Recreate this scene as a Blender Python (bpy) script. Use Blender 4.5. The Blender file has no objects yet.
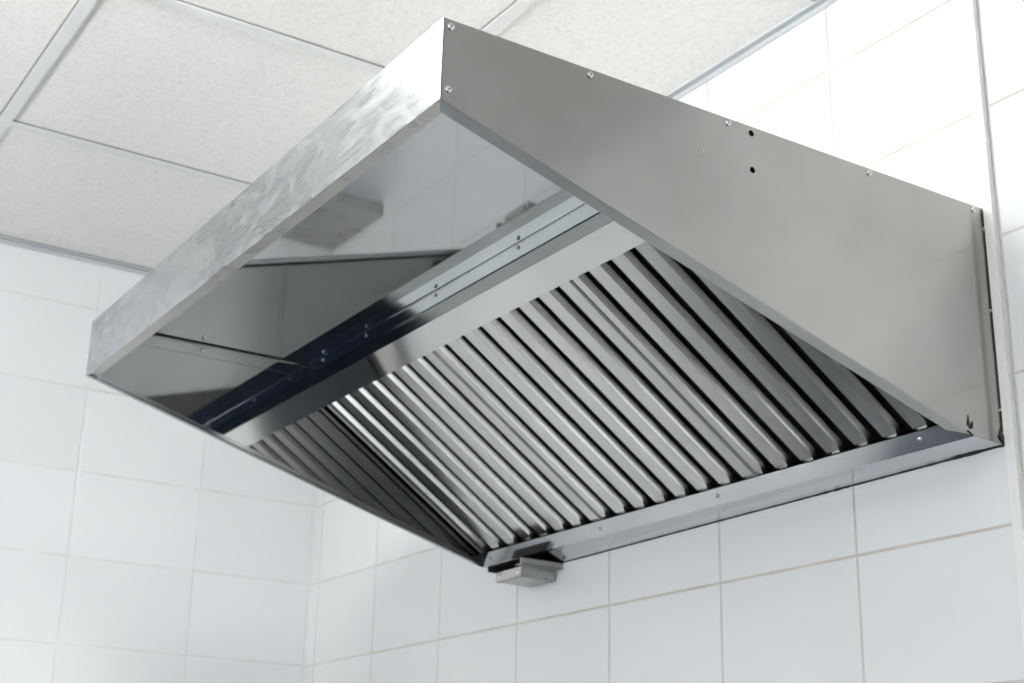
import bpy, bmesh, math, random
from mathutils import Vector, Matrix
random.seed(7)
S = bpy.context.scene
COL = S.collection
Z0 = 2.33                      # height of the hood's top above the floor
# ------------------------------------------------------------------ helpers
def new_mesh(name, verts, faces, mat, parent=None, smooth=False, bevel=0.0, seg=1):
    me = bpy.data.meshes.new(name)
    me.from_pydata([tuple(v) for v in verts], [], faces)
    bm = bmesh.new(); bm.from_mesh(me)
    bmesh.ops.recalc_face_normals(bm, faces=bm.faces)
    if bevel > 0:
        ed = [e for e in bm.edges if len(e.link_faces) == 2 and e.calc_face_angle(0) > 0.5]
        bmesh.ops.bevel(bm, geom=ed, offset=bevel, segments=seg, affect='EDGES', profile=0.6)
    bm.to_mesh(me); bm.free()
    if smooth:
        for p in me.polygons: p.use_smooth = True
    o = bpy.data.objects.new(name, me); COL.objects.link(o)
    if mat: me.materials.append(mat)
    if parent: o.parent = parent
    return o

class MB:
    """collects shapes that belong to one part"""
    def __init__(s): s.v = []; s.f = []
    def add(s, verts, faces):
        n = len(s.v); s.v += [Vector(v) for v in verts]; s.f += [tuple(i + n for i in f) for f in faces]; return s
    def box(s, a, b):
        x0, y0, z0 = a; x1, y1, z1 = b
        v = [(x0,y0,z0),(x1,y0,z0),(x1,y1,z0),(x0,y1,z0),(x0,y0,z1),(x1,y0,z1),(x1,y1,z1),(x0,y1,z1)]
        return s.add(v, [(0,3,2,1),(4,5,6,7),(0,1,5,4),(1,2,6,5),(2,3,7,6),(3,0,4,7)])
    def slab(s, poly, off):
        """closed sheet: polygon poly pushed by the vector off"""
        n = len(poly); off = Vector(off)
        v = [Vector(p) for p in poly] + [Vector(p) + off for p in poly]
        f = [tuple(range(n)), tuple(range(2*n-1, n-1, -1))]
        for i in range(n):
            j = (i + 1) % n; f.append((i, j, j + n, i + n))
        return s.add(v, f)
    def cyl(s, c, ax, r, h, n=16, r2=None, dome=0):
        c = Vector(c); ax = Vector(ax).normalized()
        t = ax.orthogonal().normalized(); b = ax.cross(t)
        rings = [(r, 0), (r if r2 is None else r2, h)]
        if dome: rings = [(r, 0), (r, h*.3), (r*.85, h*.75), (r*.5, h)]
        v = []
        for rr, hh in rings:
            for i in range(n):
                a = 2*math.pi*i/n; v.append(c + ax*hh + t*(rr*math.cos(a)) + b*(rr*math.sin(a)))
        f = [tuple(range(n))[::-1], tuple(range(len(v)-n, len(v)))]
        for k in range(len(rings)-1):
            for i in range(n):
                j = (i+1) % n; f.append((k*n+i, k*n+j, k*n+n+j, k*n+n+i))
        return s.add(v, f)
    def build(s, name, mat, parent=None, **k):
        return new_mesh(name, s.v, s.f, mat, parent, **k)

def tag(o, label=None, cat=None, group=None, kind=None):
    if label: o['label'] = label
    if cat: o['category'] = cat
    if group: o['group'] = group
    if kind: o['kind'] = kind
    return o
def empty(name, loc=(0,0,0)):
    e = bpy.data.objects.new(name, None); e.location = loc; e.empty_display_size = .05
    COL.objects.link(e); return e
# ------------------------------------------------------------------ materials
def mat(name):
    m = bpy.data.materials.new(name); m.use_nodes = True
    nt = m.node_tree; b = nt.nodes['Principled BSDF']
    return m, nt, b
def N(nt, t, **k):
    n = nt.nodes.new(t)
    for a, v in k.items(): setattr(n, a, v)
    return n
def L(nt, a, b): nt.links.new(a, b)
def mathn(nt, op, a, b=None, c=None, clamp=False):
    n = N(nt, 'ShaderNodeMath', operation=op); n.use_clamp = clamp
    for i, x in enumerate((a, b, c)):
        if x is None: continue
        if isinstance(x, (int, float)): n.inputs[i].default_value = x
        else: L(nt, x, n.inputs[i])
    return n.outputs[0]
def ramp(nt, fac, stops):
    r = N(nt, 'ShaderNodeValToRGB'); L(nt, fac, r.inputs[0])
    e = r.color_ramp.elements
    e[0].position, e[0].color = stops[0][0], (*stops[0][1], 1)
    e[1].position, e[1].color = stops[-1][0], (*stops[-1][1], 1)
    for p, c in stops[1:-1]:
        x = e.new(p); x.color = (*c, 1)
    return r.outputs[0]
def steel(name, col, rough, stretch=(1,1,1), rvar=.06, scratch=0.0, bump=0.0, smear=0.0, wave=0.0, noise_scale=12):
    m, nt, b = mat(name)
    b.inputs['Metallic'].default_value = 1
    tc = N(nt, 'ShaderNodeTexCoord')
    mp = N(nt, 'ShaderNodeMapping'); mp.inputs['Scale'].default_value = stretch
    L(nt, tc.outputs['Object'], mp.inputs[0])
    n1 = N(nt, 'ShaderNodeTexNoise'); n1.inputs['Scale'].default_value = noise_scale; n1.inputs['Detail'].default_value = 6
    L(nt, mp.outputs[0], n1.inputs[0])
    n2 = N(nt, 'ShaderNodeTexNoise'); n2.inputs['Scale'].default_value = 5; n2.inputs['Detail'].default_value = 3
    L(nt, tc.outputs['Object'], n2.inputs[0])
    r = mathn(nt, 'MULTIPLY_ADD', n1.outputs[0], rvar*2, rough - rvar)
    r = mathn(nt, 'MULTIPLY_ADD', n2.outputs[0], rvar, r)
    c2 = tuple(x*(1-.10-smear) for x in col)
    cc = ramp(nt, n2.outputs[0], [(.35, c2), (.65, col)])
    if scratch > 0:
        n3 = N(nt, 'ShaderNodeTexNoise'); n3.inputs['Scale'].default_value = 9; n3.inputs['Detail'].default_value = 8; n3.inputs['Distortion'].default_value = 2.2
        mp3 = N(nt, 'ShaderNodeMapping'); mp3.inputs['Scale'].default_value = (1.0, 1, 2.2); mp3.inputs['Rotation'].default_value = (0, math.radians(35), 0)
        L(nt, tc.outputs['Object'], mp3.inputs[0]); L(nt, mp3.outputs[0], n3.inputs[0])
        k = ramp(nt, n3.outputs[0], [(.48, (0,0,0)), (.75, (1,1,1))])
        mx = N(nt, 'ShaderNodeMix', data_type='RGBA'); L(nt, k, mx.inputs[0]); L(nt, cc, mx.inputs[6])
        mx.inputs[7].default_value = (min(1, col[0]*1.3), min(1, col[1]*1.3), min(1, col[2]*1.3), 1)
        cc = mx.outputs[2]
        r = mathn(nt, 'MULTIPLY_ADD', k, scratch, r)
    L(nt, cc, b.inputs['Base Color']); L(nt, r, b.inputs['Roughness'])
    if bump > 0:
        bp = N(nt, 'ShaderNodeBump'); bp.inputs['Strength'].default_value = bump; bp.inputs['Distance'].default_value = .0006
        L(nt, n1.outputs[0], bp.inputs['Height'])
        L(nt, bp.outputs[0], b.inputs['Normal'])
    return m
def plain(name, col, rough=.6, metal=0, spec=.5):
    m, nt, b = mat(name)
    b.inputs['Base Color'].default_value = (*col, 1); b.inputs['Roughness'].default_value = rough
    b.inputs['Metallic'].default_value = metal; b.inputs['Specular IOR Level'].default_value = spec
    tc = N(nt, 'ShaderNodeTexCoord'); n = N(nt, 'ShaderNodeTexNoise'); n.inputs['Scale'].default_value = 40
    L(nt, tc.outputs['Object'], n.inputs[0])
    bp = N(nt, 'ShaderNodeBump'); bp.inputs['Strength'].default_value = .08; bp.inputs['Distance'].default_value = .001
    L(nt, n.outputs[0], bp.inputs['Height']); L(nt, bp.outputs[0], b.inputs['Normal'])
    return m
def tile(name, axis, u0, tu, v0, tv, col, grout, gw=.003, rough=.10):
    """glazed tiles laid in a plain grid; axis is the wall's running direction"""
    m, nt, b = mat(name)
    geo = N(nt, 'ShaderNodeNewGeometry'); sp = N(nt, 'ShaderNodeSeparateXYZ'); L(nt, geo.outputs['Position'], sp.inputs[0])
    u = sp.outputs[axis]; v = sp.outputs[2] if axis < 2 else None
    if name.startswith('floor'): u, v = sp.outputs[0], sp.outputs[1]
    U = mathn(nt, 'DIVIDE', mathn(nt, 'SUBTRACT', u, u0), tu)
    V = mathn(nt, 'DIVIDE', mathn(nt, 'SUBTRACT', v, v0), tv)
    def edge(x, t):
        f = mathn(nt, 'FRACT', x); d = mathn(nt, 'MINIMUM', f, mathn(nt, 'SUBTRACT', 1, f))
        return mathn(nt, 'MULTIPLY', d, t)
    d = mathn(nt, 'MINIMUM', edge(U, tu), edge(V, tv))
    mr = N(nt, 'ShaderNodeMapRange'); mr.inputs[1].default_value = gw*.45; mr.inputs[2].default_value = gw*.75
    L(nt, d, mr.inputs[0])                                    # 0 in grout, 1 on tile
    cmb = N(nt, 'ShaderNodeCombineXYZ'); L(nt, mathn(nt, 'FLOOR', U), cmb.inputs[0]); L(nt, mathn(nt, 'FLOOR', V), cmb.inputs[1])
    wn = N(nt, 'ShaderNodeTexWhiteNoise', noise_dimensions='3D'); L(nt, cmb.outputs[0], wn.inputs[0])
    tc = ramp(nt, wn.outputs[0], [(0, tuple(c*.965 for c in col)), (1, col)])
    ns = N(nt, 'ShaderNodeTexNoise'); ns.inputs['Scale'].default_value = 14; ns.inputs['Detail'].default_value = 4
    L(nt, geo.outputs['Position'], ns.inputs[0])
    gc = ramp(nt, ns.outputs[0], [(.3, tuple(c*.8 for c in grout)), (.7, grout)])
    mx = N(nt, 'ShaderNodeMix', data_type='RGBA'); L(nt, mr.outputs[0], mx.inputs[0]); L(nt, gc, mx.inputs[6]); L(nt, tc, mx.inputs[7])
    L(nt, mx.outputs[2], b.inputs['Base Color'])
    rr = mathn(nt, 'SUBTRACT', .75, mathn(nt, 'MULTIPLY', mr.outputs[0], .75 - rough)); L(nt, rr, b.inputs['Roughness'])
    me = N(nt, 'ShaderNodeMapRange'); me.inputs[1].default_value = gw*.3; me.inputs[2].default_value = gw*.5 + .002; me.interpolation_type = 'SMOOTHSTEP'
    L(nt, d, me.inputs[0])
    nl = N(nt, 'ShaderNodeTexNoise'); nl.inputs['Scale'].default_value = 3.5; nl.inputs['Detail'].default_value = 2
    L(nt, geo.outputs['Position'], nl.inputs[0])
    hsum = mathn(nt, 'MULTIPLY_ADD', nl.outputs[0], .7, me.outputs[0])
    bp = N(nt, 'ShaderNodeBump'); bp.inputs['Strength'].default_value = .35; bp.inputs['Distance'].default_value = .002
    L(nt, hsum, bp.inputs['Height']); L(nt, bp.outputs[0], b.inputs['Normal'])
    return m
def emit(name, col, st):
    m, nt, b = mat(name)
    b.inputs['Base Color'].default_value = (.9,.9,.9,1)
    b.inputs['Emission Color'].default_value = (*col, 1); b.inputs['Emission Strength'].default_value = st
    return m

M_side = steel('brushed_steel_side', (.45,.437,.418), .21, (1,1,3), .02, smear=.04)
M_front = steel('brushed_steel_front', (.39,.41,.42), .26, (1,1,25), .04, scratch=.07, bump=.05, smear=.05)
M_edge = steel('steel_hem', (.42,.42,.42), .12)
M_return = steel('steel_return', (.56,.54,.51), .26)
M_inner = steel('polished_steel_inside', (.61,.63,.63), .03, rvar=.012, smear=-.04)
M_flange = steel('top_flange_steel', (.74,.76,.78), .10, (1,30,30), .02)
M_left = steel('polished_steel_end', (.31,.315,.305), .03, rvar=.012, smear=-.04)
M_plate = steel('steel_plate', (.42,.42,.42), .16, (1,30,30), .03)
M_rail = steel('satin_steel_rail', (.76,.75,.735), .07, (30,1,1), .02)
M_chan = steel('lower_channel_steel', (.62,.64,.65), .11, (30,1,1), .03)
M_baffle = steel('baffle_steel', (.76,.745,.71), .18, (25,1,1), .06, bump=.08, smear=.04)
M_rear = steel('shade_black_steel', (.10,.095,.09), .45)  # near-black colour puts in the shade seen through the gaps
M_box = steel('grease_tray_steel', (.50,.49,.475), .26, noise_scale=20)
M_screw = steel('zinc_screw', (.75,.75,.74), .22)
M_seal_shade = plain('dark_sealant_shade', (.025,.024,.022), .6)  # real sealant beads, and the painted shade in the hem fold
M_pvc = plain('white_pvc', (.80,.80,.79), .35)
M_tbar = plain('painted_grid_bar', (.84,.845,.84), .45)
M_angle = plain('painted_wall_angle', (.50,.53,.55), .45)
M_plaster = plain('painted_plaster', (.78,.78,.76), .7)
TW, TX0, TH, TZ0 = .29755, -.2745, .1971, Z0 - .4418
M_tileB = tile('glazed_tile_back', 0, TX0, TW, TZ0, TH, (.765,.785,.79), (.62,.58,.53), .0034)
M_tileL = tile('glazed_tile_left', 1, -.3091, .2988, TZ0, TH, (.78,.81,.82), (.75,.755,.735), .003)
M_floor = tile('floor_tile', 0, 0, .3, 0, .3, (.05,.06,.075), (.04,.04,.04), .005, .75)

def ceiling_mat():
    m, nt, b = mat('mineral_fibre_panel')
    tc = N(nt, 'ShaderNodeNewGeometry')
    n = N(nt, 'ShaderNodeTexNoise'); n.inputs['Scale'].default_value = 120; n.inputs['Detail'].default_value = 5
    L(nt, tc.outputs['Position'], n.inputs[0])
    n2 = N(nt, 'ShaderNodeTexNoise'); n2.inputs['Scale'].default_value = 30; n2.inputs['Detail'].default_value = 8; n2.inputs['Roughness'].default_value = .7
    L(nt, tc.outputs['Position'], n2.inputs[0])
    c = ramp(nt, n.outputs[0], [(.30, (.85,.835,.81)), (.55, (.94,.925,.90))])
    L(nt, c, b.inputs['Base Color']); b.inputs['Roughness'].default_value = .85
    bp = N(nt, 'ShaderNodeBump'); bp.inputs['Strength'].default_value = .3; bp.inputs['Distance'].default_value = .002
    L(nt, n2.outputs[0], bp.inputs['Height']); L(nt, bp.outputs[0], b.inputs['Normal'])
    return m
M_ceil = ceiling_mat()
M_dark = plain('navy_reflection_wall', (.025,.05,.11), .5)  # unseen right wall made navy so the steel mirrors something dark

# ------------------------------------------------------------------ room shell
XL, XR, YF, CZ = -2.097, 3.6, -4.3, Z0 + .4721
def struct(name, mb, m, **k):
    o = mb.build(name, m, None, **k); o['kind'] = 'structure'; return o
struct('floor', MB().box((XL-.1, YF-.1, -.1), (XR+.1, .1, 0)), M_floor)
struct('wall_back', MB().box((XL-.1, 0, 0), (XR+.1, .1, CZ+.1)), M_tileB)
struct('wall_left', MB().box((XL-.1, YF, 0), (XL, 0, CZ+.1)), M_tileL)
wr = MB()
DY0, DY1, DZ1 = -1.35, -.30, 2.1  # unseen door opening, added as a bright patch for the slat flanks to mirror
wr.box((XR, YF, 0), (XR+.1, DY0, CZ+.1)); wr.box((XR, DY1, 0), (XR+.1, 0, CZ+.1)); wr.box((XR, DY0, DZ1), (XR+.1, DY1, CZ+.1))
struct('wall_right', wr, M_dark)
df = MB()
df.box((XR-.01, DY0-.06, 0), (XR+.02, DY0, DZ1+.06)); df.box((XR-.01, DY1, 0), (XR+.02, DY1+.06, DZ1+.06)); df.box((XR-.01, DY0, DZ1), (XR+.02, DY1, DZ1+.06))
struct('added_door', df, M_pvc)
# unseen front wall; its wide window opening is added to let in fill light
WX0, WX1, WZ0, WZ1 = -1.3, 2.5, .95, 2.35
fw = MB()
fw.box((XL-.1, YF-.1, 0), (WX0, YF, CZ+.1)); fw.box((WX1, YF-.1, 0), (XR+.1, YF, CZ+.1))
fw.box((WX0, YF-.1, 0), (WX1, YF, WZ0)); fw.box((WX0, YF-.1, WZ1), (WX1, YF, CZ+.1))
struct('wall_front', fw, M_tileL)
wf = MB()
for a, b in (((WX0, WZ0), (WX0+.05, WZ1)), ((WX1-.05, WZ0), (WX1, WZ1)), ((WX0+.05, WZ0), (WX1-.05, WZ0+.05)), ((WX0+.05, WZ1-.05), (WX1-.05, WZ1)), ((.55, WZ0+.05), (.62, WZ1-.05))):
    wf.box((a[0], YF-.08, a[1]), (b[0], YF-.02, b[1]))
struct('added_baseboard_left', MB().box((XL+.0003, YF+.001, .001), (XL+.012, -.013, .24)), plain('dark_baseboard', (.06,.07,.085), .4))  # unseen dark skirting, added to darken what the slats mirror
struct('added_window', wf, M_pvc)
struct('ceiling', MB().box((XL, YF, CZ+.004), (XR, 0, CZ+.1)), M_ceil)
# suspended grid: bars every 0.6 m, and the wall angle
GX0, GY0 = -1.483, -1.0167
gx = [GX0 + .6*i for i in range(-1, 9) if XL < GX0 + .6*i < XR]
gy = [GY0 + .6*i for i in range(-6, 2) if YF < GY0 + .6*i < -.01]
KEY, FILL = 33, 4.5
grid = MB()
for x in gx:
    grid.box((x-.026, YF+.02, CZ-.0005), (x-.002, -.014, CZ+.006))
for y in gy:
    xs = [XL+.014] + [x for x in gx] + [XR-.014]
    for a, b in zip(xs[:-1], xs[1:]):
        a2 = a - .0015 if a > XL + .03 else a; b2 = b - .0265 if b < XR - .03 else b
        grid.box((a2, y+.002, CZ-.0005), (b2, y+.026, CZ+.006))
struct('trim_1', grid, M_tbar)
# thin shadow gap beside each bar, its shade put in as a grey strip
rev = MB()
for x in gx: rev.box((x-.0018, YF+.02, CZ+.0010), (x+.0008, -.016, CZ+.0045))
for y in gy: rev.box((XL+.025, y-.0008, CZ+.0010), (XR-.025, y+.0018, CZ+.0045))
struct('trim_2', rev, plain('reveal_shade_grey', (.26,.26,.25), .8))
ang = MB()
ang.box((XL, -.014, CZ-.002), (XR, -.0005, CZ+.004)); ang.box((XL+.0005, YF, CZ-.002), (XL+.014, -.0145, CZ+.004))
ang.box((XL, -.0025, CZ-.012), (XR, -.0003, CZ-.002)); ang.box((XL+.0003, YF, CZ-.012), (XL+.0025, -.003, CZ-.002))
struct('trim_3', ang, M_angle)
# upright plastic cover strip on the wall, right of the hood
st = MB()
st.box((.002, -.006, 0), (.016, -.0002, CZ-.021)); st.box((.016, -.010, 0), (.021, -.0002, CZ-.021))
cs = st.build('cover_strip', M_pvc, None, bevel=.0008)
tag(cs, 'white plastic cover strip running up the tiled wall right of the hood', 'cover strip')

M_bench = plain('dark_blue_grey_enamel', (.05,.062,.08), .45)
bench = empty('added_dark_bench', (XL+.19, -1.7, 0))  # unseen bench, added as a dark mass for the steel to mirror
tag(bench, 'low dark blue-grey bench, unseen, added by the left wall for its dark reflection', 'bench')
MB().box((-.175, -1.2, .08), (.165, 1.2, .42)).build('carcass', M_bench, bench, bevel=.003)
MB().box((-.175, -1.21, .421), (.18, 1.21, .445)).build('bench_top', M_bench, bench, bevel=.003)
MB().box((-.175, -1.18, .002), (.13, 1.18, .079)).build('plinth', M_seal_shade, bench)
for k in range(4):
    dr = MB().box((.1655, -1.195+.6*k, .09), (.1775, -1.195+.6*k+.59, .41)).build('door', M_bench, bench, bevel=.002)
    MB().box((.178, -1.195+.6*k+.22, .37), (.19, -1.195+.6*k+.37, .385)).build('handle', M_box, dr)
ws = empty('wall_shelf', (XL, -.5, Z0-.65))
tag(ws, 'narrow stainless steel shelf on the left wall, seen mirrored in the underside of the hood', 'wall shelf')
q = MB(); q.box((.001, -.62, -.002), (.277, .498, 0)); q.box((.2755, -.62, -.034), (.277, .498, -.002)); q.box((.258, -.62, -.034), (.2755, .498, -.0325))
q.build('shelf_board', M_box, ws)
for y in (-.45, .30):
    b = MB(); b.slab([(.001, y, -.003), (.25, y, -.003), (.25, y, -.02), (.001, y, -.16)], (0, .003, 0)); b.build('bracket', M_box, ws)
# ------------------------------------------------------------------ ceiling lights
def light_box(loc, wx, wy, drop, label, group, strength):
    r = empty('ceiling_light', (loc[0], loc[1], CZ-.0005)); tag(r, label, 'ceiling light', group)
    z = -drop
    MB().box((-wx, -wy, z-.022), (wx, wy, z-.0005)).build('housing', M_pvc, r, bevel=.003)
    MB().box((-wx+.006, -wy+.006, z-.085), (wx-.006, wy-.006, z-.0225)).build('diffuser', emit('led_diffuser', (1,.985,.965), strength), r, bevel=.012, seg=3)
    if drop > .01:
        MB().box((-wx+.02, -wy+.02, z), (wx-.02, wy-.02, z+.006)).build('ceiling_fill_panel', emit('ceiling_fill', (1,.985,.965), strength*10), r)  # glowing top added to throw light at the ceiling
        for u in (-wx*.7, wx*.7):
            MB().cyl((u, 0, z), (0,0,1), .002, drop, 8).build('suspension_wire', M_screw, r)
light_box((-.33, -1.30), .25, .15, 0, 'long white box light mounted on the ceiling just in front of the hood', None, KEY)
light_box((1.9, -2.6), .6, .15, .50, 'unseen long pendant fill light added to brighten the ceiling, right', 'added fill lights', FILL)  # both pendants are added out of view as ceiling fill
light_box((-.6, -2.5), .6, .15, .50, 'unseen long pendant fill light added to brighten the ceiling, left', 'added fill lights', FILL)

# ------------------------------------------------------------------ the hood
D, LN, H1, HB = .867, 1.201, .0987, .3333       # depth, length, front lip height, full height
GY, T = .068, .0014
hood = empty('extractor_hood', (-LN/2, 0, Z0-HB))
tag(hood, 'large brushed stainless steel canopy extractor hood with open front fixed to the tiled wall', 'extractor hood')
off = Vector(hood.location)
def P(x, y, z): return Vector((x, y, z + Z0)) - off          # hood-top coordinates to hood-local
def PP(l): return [P(*p) for p in l]
def screw(mb, c, ax, r=.0042, h=.0022):
    """pan head with a cut slot"""
    ax = Vector(ax).normalized(); t = ax.orthogonal().normalized(); t.rotate(Matrix.Rotation(random.random()*3, 3, ax))
    mb.cyl(c, ax, r, h, 18, dome=1)
    b = ax.cross(t); c = Vector(c)
    for s in (-1, 1):
        pass
def screw_part(pos, ax, parent, r=.0042, h=.0022):
    mb = MB(); screw(mb, P(*pos), ax, r, h); o = mb.build('screw', M_screw, parent, smooth=False)
    ax = Vector(ax).normalized(); t = ax.orthogonal().normalized(); t.rotate(Matrix.Rotation(random.random()*3, 3, ax)); b = ax.cross(t)
    c = P(*pos) + ax*(h*1.0)
    sl = MB()
    q = [c + t*(r*.5) + b*(r*.12), c - t*(r*.5) + b*(r*.12), c - t*(r*.5) - b*(r*.12), c + t*(r*.5) - b*(r*.12)]
    sl.slab(q, ax*.00015)
    n = len(o.data.materials); 
    # slot is part of the same screw mesh
    me = o.data; me.materials.append(M_seal_shade)
    bm = bmesh.new(); bm.from_mesh(me)
    vs = [bm.verts.new(v) for v in sl.v]
    for f in sl.f:
        ff = bm.faces.new([vs[i] for i in f]); ff.material_index = 1
    bm.to_mesh(me); bm.free()
    return o
# side panels: sheet with a folded hem along the slanting edge
def side(xo, sgn, label=None):
    prof = [(-D, 0), (-D, -H1), (-GY, -HB), (0, -HB-.003 if sgn > 0 else -HB-.008), (0, 0)]
    mb = MB().slab(PP([(xo, y, z) for y, z in prof]), Vector((-sgn*T, 0, 0)))
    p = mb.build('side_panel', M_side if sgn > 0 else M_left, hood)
    # hem
    w = .019 if sgn > 0 else .0095
    a, b = Vector((0, -D, -H1)), Vector((0, -GY, -HB))
    sdir = (b - a).normalized(); nup = Vector((0, -sdir.z, sdir.y)); nup = -nup if nup.z < 0 else nup
    xi = xo - sgn*T
    q = [Vector((xi, 0, 0)) + a + sdir*.001, Vector((xi - sgn*w, 0, 0)) + a + sdir*(.012 if sgn > 0 else .002), Vector((xi - sgn*w, 0, 0)) + b - sdir*.022, Vector((xi, 0, 0)) + b - sdir*.001]
    h = MB().slab([P(*v) for v in q], nup*T)
    lip = [Vector((xi - sgn*w, 0, 0)) + a + sdir*.012, Vector((xi - sgn*w, 0, 0)) + b - sdir*.022]
    if sgn < 0:
        h.slab([P(*v) for v in (q[1], q[2], q[2]+nup*.009, q[1]+nup*.009)], (-T*.6, 0, 0))
    hp = h.build('hem', M_edge, p)
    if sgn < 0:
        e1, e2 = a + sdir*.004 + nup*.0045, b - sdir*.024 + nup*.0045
        MB().slab([P(xi + .0003, e1.y, e1.z), P(xi - sgn*w - .0008, e1.y, e1.z), P(xi - sgn*w - .0008, e2.y, e2.z), P(xi + .0003, e2.y, e2.z)], nup*.003).build('hem_fold_shade', M_seal_shade, p)  # dark strip painting the shade inside the hem fold
    return p, hp
pr, hr = side(0, 1); pl, hl = side(-LN, -1)
# drill two real holes through the right side panel
def drill(o, centres, ax, r):
    c = MB()
    for q in centres: c.cyl(P(*q) - Vector(ax)*.01, ax, r, .02, 20)
    cut = c.build('cut', None, hood)
    md = o.modifiers.new('b', 'BOOLEAN'); md.object = cut; md.solver = 'EXACT'; md.operation = 'DIFFERENCE'
    bpy.context.view_layer.update()
    ev = o.evaluated_get(bpy.context.evaluated_depsgraph_get())
    me = bpy.data.meshes.new_from_object(ev); o.modifiers.clear(); o.data = me
    bpy.data.objects.remove(cut)
drill(pr, [(0, -.427, -.0095), (0, -.427, -.0593)], (1, 0, 0), .0042)
for y, z in [(-.8575, -.0085), (-.8575, -.0849), (-.6719, -.0075), (-.4642, -.0065), (-.2231, -.0065), (-.0227, -.0065)]:
    screw_part((0, y, z), (1, 0, 0), pr)
# small dimples in the sheet
for y, z in [(-.5053, -.0561)]:
    screw_part((0, y, z), (1, 0, 0), pr, .0022, .0006)
# front lip with return
fl = MB()
fl.slab(PP([(-LN, -D-.0002, 0), (0, -D-.0002, 0), (0, -D-.0002, -H1), (-LN, -D-.0002, -H1)]), (0, T, 0))
fo = fl.build('front_lip', M_front, hood)
MB().slab(PP([(-LN+.0015, -D+T, -H1+.0002), (-.0015, -D+T, -H1+.0002), (-.0205, -D+.0185, -H1+.0002), (-LN+.012, -D+.0185, -H1+.0002)]), (0, 0, T)).build('return_flange', M_return, fo)
# top sheet, gently sagging between its folds
def grid_sheet(name, x0, x1, y0, y1, fz, m, parent, nx=80, ny=60, th=.0012):
    v = []; f = []
    for k in (0, 1):
        for j in range(ny+1):
            for i in range(nx+1):
                x = x0 + (x1-x0)*i/nx; y = y0 + (y1-y0)*j/ny
                v.append(P(x, y, fz(x, y) + k*th))
    n = (nx+1)*(ny+1)
    for j in range(ny):
        for i in range(nx):
            a = j*(nx+1)+i
            f.append((a, a+nx+1, a+nx+2, a+1)); f.append((n+a, n+a+1, n+a+nx+2, n+a+nx+1))
    for i in range(nx):
        a = i; f.append((a, a+1, n+a+1, n+a)); a = ny*(nx+1)+i; f.append((a+1, a, n+a, n+a+1))
    for j in range(ny):
        a = j*(nx+1); f.append((a+nx+1, a, n+a, n+a+nx+1)); a = j*(nx+1)+nx; f.append((a, a+nx+1, n+a+nx+1, n+a))
    return new_mesh(name, v, f, m, parent, smooth=True)
YS = -.4565
WARP = .0
def sag(x, y):
    u = (x + LN)/LN; w = (y + D)/(D + YS)
    return -.0005
top = grid_sheet('top_panel', -LN+T, -T, -D+T, YS-.0005, sag, M_inner, hood)
MB().slab(PP([(-LN+T, YS, -.0014), (-T, YS, -.0014), (-T, -.001, -.0014), (-LN+T, -.001, -.0014)]), (0, 0, T)).build('plenum_cover', M_side, hood)
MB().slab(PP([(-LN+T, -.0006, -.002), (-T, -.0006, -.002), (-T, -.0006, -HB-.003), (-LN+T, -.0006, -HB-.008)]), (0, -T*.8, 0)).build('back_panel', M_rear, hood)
# folded-down flange of the top sheet over the filter plate, and along the left panel
fo = MB().slab(PP([(-LN+.003, YS-.003, .0002), (-.0025, YS-.003, .0002), (-.0025, YS-.003, -.0235), (-LN+.003, YS-.003, -.0235)]), (0, T, 0)).build('top_flange', M_flange, hood)
for x in (-.4747, -.7181, -.9588, -.23, -1.13): screw_part((x, YS-.003, -.0085), (0, -1, 0), fo, .0035)
fs = MB().slab(PP([(-LN+.003, -D+.004, .0002), (-LN+.003, YS-.004, .0002), (-LN+.003, YS-.004, -.0235), (-LN+.003, -D+.004, -.0235)]), (-T, 0, 0)).build('side_flange', M_left, hood)
screw_part((-LN+.003, -.665, -.0115), (1, 0, 0), fs, .0035)
# plate that carries the filters and the sloping top rail
A = Vector((0, YS, -.0475)); B = Vector((0, -.0700, -.3115)); sd = (B - A).normalized(); nd = Vector((0, sd.z, -sd.y))   # nd: outwards (down, forward)
MB().slab(PP([(-LN+T, YS, -.002), (-T, YS, -.002), (-T, YS, -.0475), (-LN+T, YS, -.0475)]), (0, T*.7, 0)).build('filter_plate', M_plate, hood)
r0 = A + sd*.0; r1 = A + sd*.0475
MB().slab([P(x, q.y, q.z) for x, q in ((-LN+T, r0), (-T, r0), (-T, r1), (-LN+T, r1))], -nd*T).build('filter_rail', M_rail, hood)
# lower channel: upright face, rolled edge, underside
lc = MB()
ft = (-.0720, -.3125); fb = (-.0585, -.3340)
def zb(x): return -.3365 - .0105*(-x/LN)
X0, X1 = -LN+T, -T
lc.slab([P(X0, *ft), P(X1, *ft), P(X1, *fb), P(X0, *fb)], (0, .0012, .0007))
lc.slab([P(X0, *fb), P(X1, *fb), P(X1, -.001, zb(X1)), P(X0, -.001, zb(X0))], (0, 0, .0012))
lc.slab([P(X0, *ft), P(X1, *ft), P(X1, ft[0]+.012, ft[1]+.002), P(X0, ft[0]+.012, ft[1]+.002)], (0, 0, .0012))
lco = lc.build('lower_channel', M_chan, hood)
fn = Vector((0, -(ft[1]-fb[1]), (ft[0]-fb[0]))).normalized()
for x, t in ((-1.165, .5), (-.809, .5), (-.4985, .45), (-.085, .42)):
    screw_part((x, ft[0]+(fb[0]-ft[0])*t, ft[1]+(fb[1]-ft[1])*t), fn, lco, .0036)
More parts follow.
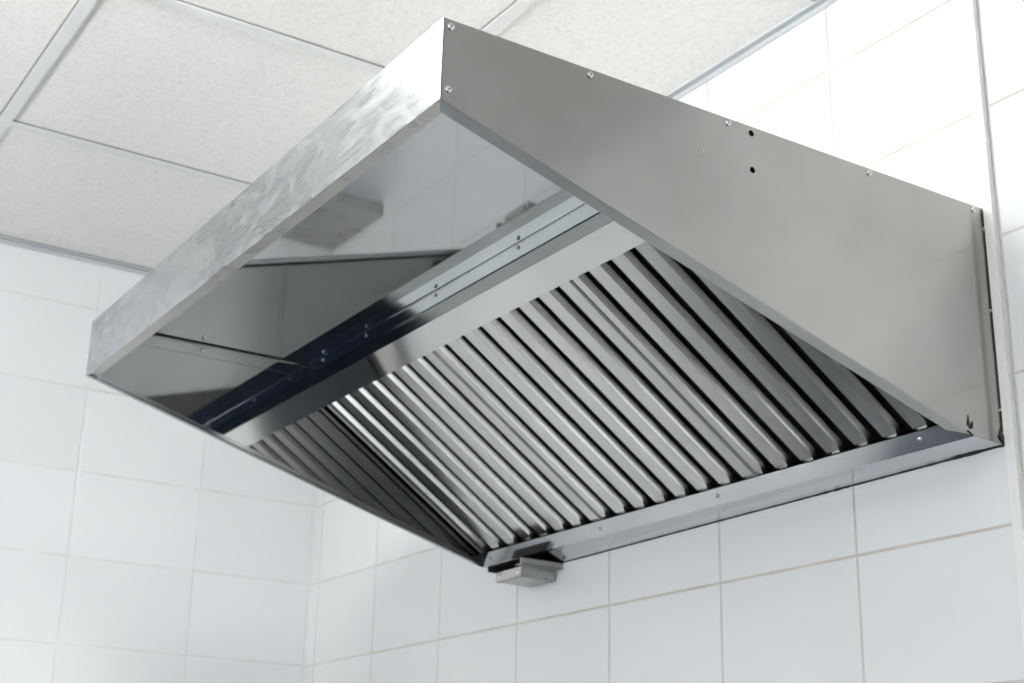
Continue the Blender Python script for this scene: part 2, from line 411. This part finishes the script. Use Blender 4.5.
# sealant along the wall
def bead(name, pts, rad, parent, m=M_seal_shade, seg=6):
    v = []; f = []
    for i, (p, r) in enumerate(zip(pts, rad)):
        p = Vector(p); d = (Vector(pts[min(i+1, len(pts)-1)]) - Vector(pts[max(i-1, 0)])).normalized()
        t = d.orthogonal().normalized(); b = d.cross(t)
        for k in range(seg):
            a = 2*math.pi*k/seg; v.append(p + t*(r*math.cos(a)) + b*(r*math.sin(a)))
    for i in range(len(pts)-1):
        for k in range(seg):
            f.append((i*seg+k, i*seg+(k+1) % seg, (i+1)*seg+(k+1) % seg, (i+1)*seg+k))
    f.append(tuple(range(seg))); f.append(tuple(range((len(pts)-1)*seg, len(pts)*seg)))
    return new_mesh(name, v, f, m, parent)
pts = []; rad = []
n = 160
for i in range(n+1):
    x = -LN + .01 + (LN-.012)*i/n
    fat = 1.0 if (x > -.13 or -.36 < x < -.27 or -.52 < x < -.48) else .35
    pts.append(P(x, -.0012, zb(x) - .0006)); rad.append((.0006 + .0012*random.random()*fat))
bead('wall_sealant', pts, rad, hood)
pts = [P(.0006, -.0011, -.004 - (HB-.004)*i/60) for i in range(61)]
bead('edge_sealant', pts, [.0011+.0004*random.random() for _ in pts], hood)
for z in (-.030, -.150, -.290, -.322):
    screw_part((.0006, -.003, z), (1, -.3, 0), pr, .003, .003)
bead('edge_sealant', [P(.0010, -.006, -HB+.022), P(.0014, -.012, -HB+.006), P(.0012, -.004, -HB-.004), P(.0012, -.014, -HB-.010)], [.0004, .0013, .0014, .0003], hood)
bead('edge_sealant', [P(.0010, -.070, -HB+.026), P(.0012, -.071, -HB+.012), P(.0016, -.066, -HB+.009), P(.001, -.063, -HB+.018)], [.0004, .0012, .0018, .0004], hood)
bead('edge_sealant', [P(.0010, -.0735, -HB+.004), P(.0012, -.068, -HB-.001), P(.001, -.064, -HB-.001)], [.0006, .0018, .0006], hood)

# ------------------------------------------------------------------ baffle filters
FS0, FS1 = .044, .4700           # extent down the slope
FW = .3935
def fp(u, s, n, o=Vector((0,0,0))):
    q = A + sd*s + nd*n
    return Vector((u, q.y, q.z + Z0)) - o
FACE, PER, B0, DEP, SL = .0275, .0535, .0185, .0088, .0036
def channel(mb, o, a, b, left=True, right=True, s0=FS0, s1=FS1-.002, chamf=.009, n0=-.003):
    """pressed front channel: face a..b, tapered flanks, chamfered lower end"""
    t = .0009
    fa = [(a, s0, n0), (b, s0, n0), (b, s1-chamf*1.1, n0), (b-.004 if right else b, s1-chamf*.25, n0), (b-.006 if right else b, s1, n0), (a+.003 if left else a, s1, n0), (a, s1-chamf*.5, n0)]
    mb.slab([fp(*q, o) for q in fa], -nd*t)
    if right:
        mb.slab([fp(b, s0, n0, o), fp(b, s1-chamf*1.1, n0, o), fp(b+SL, s1-chamf*1.4, n0-DEP, o), fp(b+SL, s0, n0-DEP, o)], Vector((-t, 0, 0)))
        mb.slab([fp(b, s1-chamf*1.1, n0, o), fp(b-.004, s1-chamf*.25, n0, o), fp(b-.006, s1+.001, n0-DEP, o), fp(b+SL, s1-chamf*1.4, n0-DEP, o)], Vector((-t, 0, 0)))
    mb.slab([fp(a+.003, s1, n0, o), fp(b-.006, s1, n0, o), fp(b-.006, s1+.0015, n0-DEP, o), fp(a+.003, s1+.0015, n0-DEP, o)], -sd*t)
    if left:
        mb.slab([fp(a, s0, n0, o), fp(a, s1-chamf*.5, n0, o), fp(a-SL, s1-chamf*.5, n0-DEP, o), fp(a-SL, s0, n0-DEP, o)], Vector((t, 0, 0)))
def make_filter(x0, label):
    o = fp(x0, FS1, -.03)
    e = empty('baffle_filter', o); tag(e, label, 'grease filter', 'baffle filters in the hood')
    # outer frame: U profile on four sides, plus the flat side strips
    fr = MB()
    channel(fr, o, x0+.0006, x0+B0, left=False, right=True)
    channel(fr, o, x0+B0+7*PER-FACE, x0+FW-.0006, left=True, right=False)
    for u in (x0+.0006, x0+FW-.0016):
        fr.slab([fp(u, FS0, -.001, o), fp(u, FS1, -.001, o), fp(u, FS1, -.030, o), fp(u, FS0, -.030, o)], Vector((.001, 0, 0)))
    fr.slab([fp(x0+.002, FS1, -.012, o), fp(x0+FW-.002, FS1, -.012, o), fp(x0+FW-.002, FS1, -.030, o), fp(x0+.002, FS1, -.030, o)], -sd*.001)
    fr.slab([fp(x0+.002, FS0+.001, -.002, o), fp(x0+FW-.002, FS0+.001, -.002, o), fp(x0+FW-.002, FS0+.001, -.030, o), fp(x0+.002, FS0+.001, -.030, o)], -sd*.001)
    fr.build('filter_frame', M_baffle, e)
    for k in range(6):
        mb = MB(); b = x0 + B0 + (k+1)*PER
        channel(mb, o, b-FACE, b)
        mb.build('baffle', M_baffle, e)
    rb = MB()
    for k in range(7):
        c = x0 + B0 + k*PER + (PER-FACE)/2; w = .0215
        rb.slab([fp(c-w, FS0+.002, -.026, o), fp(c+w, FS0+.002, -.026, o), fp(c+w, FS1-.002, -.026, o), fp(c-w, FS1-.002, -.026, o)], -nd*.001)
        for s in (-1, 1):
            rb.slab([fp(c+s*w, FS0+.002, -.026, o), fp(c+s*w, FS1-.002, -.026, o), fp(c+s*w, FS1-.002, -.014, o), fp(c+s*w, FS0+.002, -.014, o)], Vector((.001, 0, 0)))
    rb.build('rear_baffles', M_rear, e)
    return e
make_filter(-.4035, 'stainless baffle filter at the right end of the row, beside the large side panel')
make_filter(-.7980, 'stainless baffle filter in the middle of the row under the hood')
make_filter(-1.1925, 'stainless baffle filter at the far left end of the row, above the grease tray')

# ------------------------------------------------------------------ grease tray
gt = empty('grease_tray', (-1.078, -.04, Z0-.377))
tag(gt, 'small flat steel grease tray on rails under the far left end of the hood', 'grease tray')
go = Vector(gt.location)
def G(x, y, z): return Vector((x, y, z+Z0)) - go
def gbox(mb, a, b):
    a = G(*a); b = G(*b); mb.box(tuple(a), tuple(b))
tx0, tx1, ty0, tz0, tz1 = -1.120, -1.033, -.079, -.377, -.3585
tr = MB()
gbox(tr, (tx0, ty0, tz0), (tx1, -.002, tz0+.0012))
gbox(tr, (tx0, ty0, tz0), (tx1, ty0+.0012, tz1)); gbox(tr, (tx0, -.0032, tz0), (tx1, -.002, tz1))
gbox(tr, (tx0, ty0, tz0), (tx0+.0012, -.002, tz1)); gbox(tr, (tx1-.0012, ty0, tz0), (tx1, -.002, tz1))
tr.build('tray', M_box, gt, bevel=.0002)
ra, rb_ = -1.128, -1.010
for x, s in ((ra, 1), (rb_, -1)):
    r = MB(); xa, xb = sorted((x, x + s*.0012))
    gbox(r, (xa, -.093, -.3585), (xb, -.0015, -.3475))
    xa, xb = sorted((x, (tx0 if s > 0 else tx1)))
    gbox(r, (xa, -.093, -.3585), (xb, -.0015, -.3573))
    xa, xb = sorted((x, x + s*.004)); gbox(r, (xa, -.0942, -.3585), (xb, -.093, -.3475))
    r.build('rail', M_box, gt)
rf = MB(); gbox(rf, (ra, -.093, -.3475), (rb_, -.0015, -.3466)); rf.build('tray_shade_plate', M_rear, gt)  # dark plate added to paint the shade above the tray
bk = MB(); gbox(bk, (ra+.0015, -.0035, -.357), (rb_-.0015, -.0022, -.3476)); bk.build('tray_shade_back', M_rear, gt)  # dark backing added for the shade behind the tray gap
for x in (tx0+.012, tx1-.012):
    sp = MB(); sp.cyl(G(x, ty0-.0001, -.3675), (0,-1,0), .0035, .0008, 14, dome=1); sp.build('rivet', M_screw, gt)

# ------------------------------------------------------------------ light
w = bpy.data.worlds.new('sky'); S.world = w; w.use_nodes = True
bg = w.node_tree.nodes['Background']; bg.inputs[0].default_value = (.92,.96,1.0,1); bg.inputs[1].default_value = 2.0
# weak fill lamp added behind the unseen window opening
ld = bpy.data.lights.new('front_fill', 'AREA'); ld.shape = 'RECTANGLE'; ld.size = WX1-WX0-.2; ld.size_y = WZ1-WZ0-.2
ld.energy = 8; ld.color = (1,.985,.96)
lo = bpy.data.objects.new('front_fill', ld); COL.objects.link(lo)
lo.location = ((WX0+WX1)/2, YF-.12, (WZ0+WZ1)/2); lo.rotation_euler = (math.radians(90), 0, 0)

# ------------------------------------------------------------------ camera
cx, cy, cz, yaw, pitch, roll, f = 1.20851, -1.54326, -.84750, 1.001831, .332882, .021329, 1463.69
fwv = Vector((-math.sin(yaw)*math.cos(pitch), math.cos(yaw)*math.cos(pitch), math.sin(pitch)))
rt = Vector((math.cos(yaw), math.sin(yaw), 0)); up = rt.cross(fwv)
rt2 = rt*math.cos(roll) + up*math.sin(roll); up2 = up*math.cos(roll) - rt*math.sin(roll)
cam = bpy.data.cameras.new('camera'); co = bpy.data.objects.new('camera', cam); COL.objects.link(co)
m = Matrix((rt2, up2, -fwv)).transposed().to_4x4(); m.translation = Vector((cx, cy, cz + Z0))
co.matrix_world = m
cam.sensor_width = 36; cam.lens = f/1024*36; cam.clip_start = .02
cam.dof.use_dof = True; cam.dof.focus_distance = 1.75; cam.dof.aperture_fstop = 9
S.camera = co
S.view_settings.view_transform = 'Standard'; S.view_settings.look = 'None'; S.view_settings.gamma = 1
S.view_settings.use_curve_mapping = False
S.view_settings.exposure = 0.45
c = S.cycles
c.max_bounces = 16; c.glossy_bounces = 12; c.diffuse_bounces = 6; c.use_denoising = True; c.caustics_reflective = True; c.sample_clamp_indirect = 8; c.blur_glossy = .3
